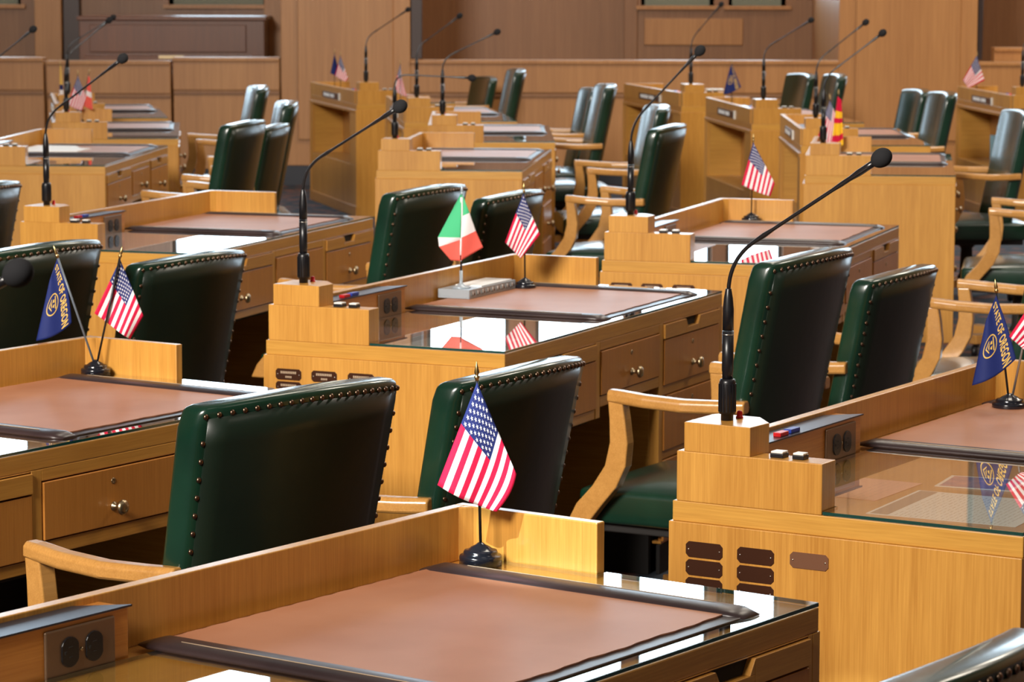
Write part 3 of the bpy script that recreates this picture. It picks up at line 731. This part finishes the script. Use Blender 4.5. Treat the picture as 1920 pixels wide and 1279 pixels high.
sheet('C', quad((1.49, .25), .09, .24, 4), 'colour photograph card at the far corner of the left desk', WHITE, deco=lambda m, z: m.prism(quad((1.49, .25), .08, .23, 4), z, z+.0002, PHOTO))
sheet('E', quad((.20, .20), .22, .27, -2), 'pale printed sheet under the glass behind the tall chair', WHITE, deco=lines_deco((.20, .20), .22, .27, -2))
sheet('F', quad((.42, .20), .28, .34, 2), 'white printed sheet under the glass of the upper left desk', WHITE, deco=lines_deco((.42, .20), .28, .34, 2))
sheet('F', quad((.30, .50), .25, .16, 0), 'pink sheet under the glass of the upper left desk', PINK)
sheet('G', quad((.24, .26), .20, .36, 0), 'cream sheet under the glass of the left desk with loose papers', plain('cream_paper', (.70, .55, .38), .6))
sheet('G', [(.80, .64), (.82, .32), (1.05, .30), (1.08, .36), (1.25, .42), (1.28, .63)], 'loose white papers on the blotter of the left desk', WHITE, z=T+.0138, h=.006, name='loose_papers')
sheet('H', quad((.26, .31), .18, .17, 0), 'peach sheet under the glass of the level microphone desk', plain('peach_paper', (.75, .48, .30), .6))
sheet('M', quad((.03, .45), .05, .12, 0), 'small stack of white papers on the riser of the farthest right desk', WHITE, z=TR+.013, h=.01, name='loose_papers')
# tissue box in the cubby at right
tx, ty, _ = wp('Q', .72, V-.12)
tb = empty('tissue_box', 'pale blue tissue box in the open cubby at the right', 'tissue box', (tx, ty, .345), R(DESK['Q'][2]))
m = MB(); m.prism([(-.085, 0), (.085, 0), (.095, .20), (-.095, .20)], -.06, .06, TISS, Matrix(((1,0,0,0),(0,0,1,0),(0,1,0,0),(0,0,0,1)))); m.prism([(-.06, 0), (.055, 0), (.058, .07), (-.062, .08)], .060, .062, TISS2, Matrix(((1,0,0,0),(0,0,1,0),(0,1,0,0),(0,0,0,1)))); m.build('box', tb, .003)
m = MB(); m.lathe([(.012, .198), (.022, .22), (.038, .25), (.034, .275), (.018, .285), (0, .278)], WHITE, None, 9, True); m.build('tissue', tb)

# ------------------------------------------------------------------ room shell
YW, YB = 23.4, 25.5
struct('floor', bx(-12, 12, -6, 26.2, -.05, 0, CARPET))
struct('ceiling', bx(-12, 12, -6, 26.2, 8.5, 8.6, CEIL))
struct('wall_left', bx(-12.1, -12, -6, 26.2, 0, 8.5, WALL)); struct('wall_right', bx(12, 12.1, -6, 26.2, 0, 8.5, WALL)); struct('wall_front', bx(-12, 12, -6.1, -6, 0, 8.5, CEIL))
def wl(px, Y): return (px-960)/5700*Y/ .992
# far wall with window openings
SILL, HEAD = 1.335, 5.6
wins = [(-2.87, -2.05), (1.10, 1.93), (4.75, 6.0), (-6.6, -5.4), (-.55, .55)]
def holes_wall(name, x0, x1, z0, z1, y0, y1, hs, mat):
    m = MB(); x = x0
    for a, b_, s0, s1 in sorted(hs):
        m.box(x, a, y0, y1, z0, z1, mat); m.box(a, b_, y0, y1, z0, s0, mat); m.box(a, b_, y0, y1, s1, z1, mat); x = b_
    m.box(x, x1, y0, y1, z0, z1, mat); return struct(name, m)
openings = [(-2.87, -2.05, SILL, 6.5), (-.72, -.03, 2.45, 6.5), (.20, 1.03, 2.45, 6.5), (1.07, 1.68, SILL, 6.5), (1.80, 2.28, SILL, 6.5), (4.7, 6.0, SILL, 6.5), (-5.2, -4.1, SILL, 6.5), (-8, -6.2, SILL, 6.5), (7.5, 9.5, SILL, 6.5)]
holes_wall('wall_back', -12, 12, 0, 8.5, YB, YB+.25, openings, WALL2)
for i, (a, b_, s0, s1) in enumerate(openings):
    m = MB(); f = .035
    m.box(a, a+f, YB+.08, YB+.16, s0, s1, WINM); m.box(b_-f, b_, YB+.08, YB+.16, s0, s1, WINM); m.box(a, b_, YB+.08, YB+.16, s0, s0+(.11 if s0 == SILL else f), BLIND); m.box(a, b_, YB+.08, YB+.16, s1-f, s1, WINM)
    for z in (2.45, 4.4): m.box(a, b_, YB+.09, YB+.15, z-.018, z+.018, WINM)
    m.box(a+.02, b_-.02, YB+.17, YB+.18, s0+.02, s1-.02, WIN)
    m.box(a-.04, b_+.04, YB-.05, YB+.10, s0-.02, s0+.012, WALL)
    struct('window_%d' % (i+1), m)
# pilasters
P1 = [(-1.775, -.785), (2.50, 3.56)]
m = MB()
for a, b_ in P1:
    m.box(a, b_, YW, YB-.001, .15, 8.5, WALL)
    m.box(a+.13, b_-.13, YW-.02, YW, .35, 8.3, WALL)
struct('trim_1', m, .004)
m = MB()
for a, b_ in P1: m.box(a-.01, b_+.01, YW-.03, YB-.002, 0, .15, BASEB)
struct('baseboard_back', m)
m = MB(); m.box(-3.96, -3.74, YB-.18, YB-.001, 0, 8.5, WALL); m.box(-2.045, -1.80, YB-.35, YB-.001, 0, 8.5, WALL); m.box(.93, 1.04, YB-.03, YB-.001, 0, 8.5, WALL2); m.box(1.10, 1.92, YB-.02, YB-.001, 1.02, 1.24, WALL)
m.box(-.785, -.695, YW+.05, YW+.10, .97, 8.5, DARKSTRIP); m.box(3.56, 3.61, YW+.05, YW+.10, .97, 8.5, DARKSTRIP); m.box(-3.735, -3.60, YB-.10, YB-.001, 0, 8.5, DARKSTRIP); m.box(-12, -4.15, YB-.12, YB-.001, 0, 8.5, DARKSTRIP) if False else None
struct('trim_2', m, .004)
# parapets between the pilasters
def parapet(name, a, b_, z, y=YW+.02, cap=True):
    m = MB(); m.box(a, b_, y, y+.12, .12, z-.03, WALL); m.box(a, b_, y-.02, y, z-.25, z-.03, WALL); m.box(a, b_, y-.035, y+.14, z-.03, z, WALL)
    m.box(a, b_, y-.012, y, z-.285, z-.265, WALL2); m.box(a, b_, y-.012, y+.12, 0, .12, BASEB); return struct(name, m, .004)
parapet('trim_3', -12, -3.60, .975); parapet('trim_4', -3.575, -2.625, .950); parapet('trim_5', -2.605, -1.79, .978)
parapet('trim_6', -.785, 2.50, .962); parapet('trim_7', 3.56, 12, .955); parapet('trim_8', 3.72, 5.0, 1.06, YW+.2)
# upright piano behind the left parapet
pn = empty('upright_piano', 'dark reddish wooden upright piano behind the left parapet', 'piano', (-2.745, 24.60, 0))
m = MB(); m.box(-.745, .745, 0, .50, 0, 1.235, PIANO); m.box(-.66, .60, -.02, 0, .98, 1.20, PIANO); m.box(-.70, .64, -.06, 0, .86, .955, PIANO); m.build('case', pn, .004)
bx(-.76, .765, -.03, .52, 1.235, 1.268, PIANO).build('lid', pn, .006)
bx(-.745, .745, -.22, 0, .70, .82, PIANO).build('key_shelf', pn, .004)
bx(-.10, .10, -.065, -.06, .93, .955, AGEDBRASS).build('brass_label', pn)

# ------------------------------------------------------------------ unseen lights: ceiling lamps, added right-hand fill, key, downlight
def lamp(x, y, w, h, e, col=(1., .84, .64), rot=None, z=8.2, name='unseen_area_light', tgt=None, sp=None):
    l = bpy.data.lights.new(name, 'AREA'); l.shape = 'RECTANGLE'; l.size = w; l.size_y = h; l.energy = e; l.color = col
    if sp: l.spread = R(sp)
    o = bpy.data.objects.new(name, l); C.objects.link(o); o.location = (x, y, z)
    if tgt: o.rotation_euler = (Vector(tgt)-Vector((x, y, z))).to_track_quat('-Z', 'Y').to_euler()
    return o
for x, k_ in ((1.8, .8), (6.5, 1.7)):  # ceiling row over the desks, then an unseen fill row added at right
    for y, e_ in ((3, 18), (11, 170), (19, 215)): lamp(x, y, 2.2, 2.2, e_*k_, (1., .89, .74))
lamp(-5.0, -2.3, 3.0, 2.6, 500, (1., .93, .84), z=6.2, tgt=(.8, 14, .8), sp=75)          # unseen key light, high behind and left of the viewer, for the end panels
# downlight aimed at the nearest desk corner
s = bpy.data.lights.new('downlight', 'SPOT'); s.energy = 1500; s.spot_size = R(5.0); s.spot_blend = .12; s.shadow_soft_size = .02; s.color = (.74, .92, 1.)
o = bpy.data.objects.new('downlight', s); C.objects.link(o); ft = Vector(wp('A', 1.60, .43, .79)); u_ = Vector((math.cos(R(54.16)), math.sin(R(54.16)), 0)); v_ = Vector((-u_.y, u_.x, 0))
o.location = ft-u_*3.2+v_*1.0+Vector((0, 0, 3.4)); o.rotation_euler = (ft-o.location).to_track_quat('-Z', 'Y').to_euler()

w = bpy.data.worlds.new('World'); bpy.context.scene.world = w; w.use_nodes = True
w.node_tree.nodes['Background'].inputs[0].default_value = (.75, .85, 1, 1); w.node_tree.nodes['Background'].inputs[1].default_value = .3

# ------------------------------------------------------------------ camera
cam = bpy.data.cameras.new('Camera'); co = bpy.data.objects.new('Camera', cam); C.objects.link(co)
cam.sensor_width = 36; cam.lens = 5700.2/1920*36; cam.clip_end = 200; cam.clip_start = .05
pit, roll = .125837, .0019607
co.matrix_world = Matrix.Translation((0, 0, 1.7505)) @ Matrix.Rotation(math.pi/2-pit, 4, 'X') @ Matrix.Rotation(roll, 4, 'Z')
cam.dof.use_dof = True; cam.dof.focus_distance = 5.3; cam.dof.aperture_fstop = 16.
sc = bpy.context.scene; sc.camera = co
sc.view_settings.view_transform = 'Standard'; sc.view_settings.look = 'None'; sc.view_settings.gamma = 1; sc.view_settings.exposure = 0.0
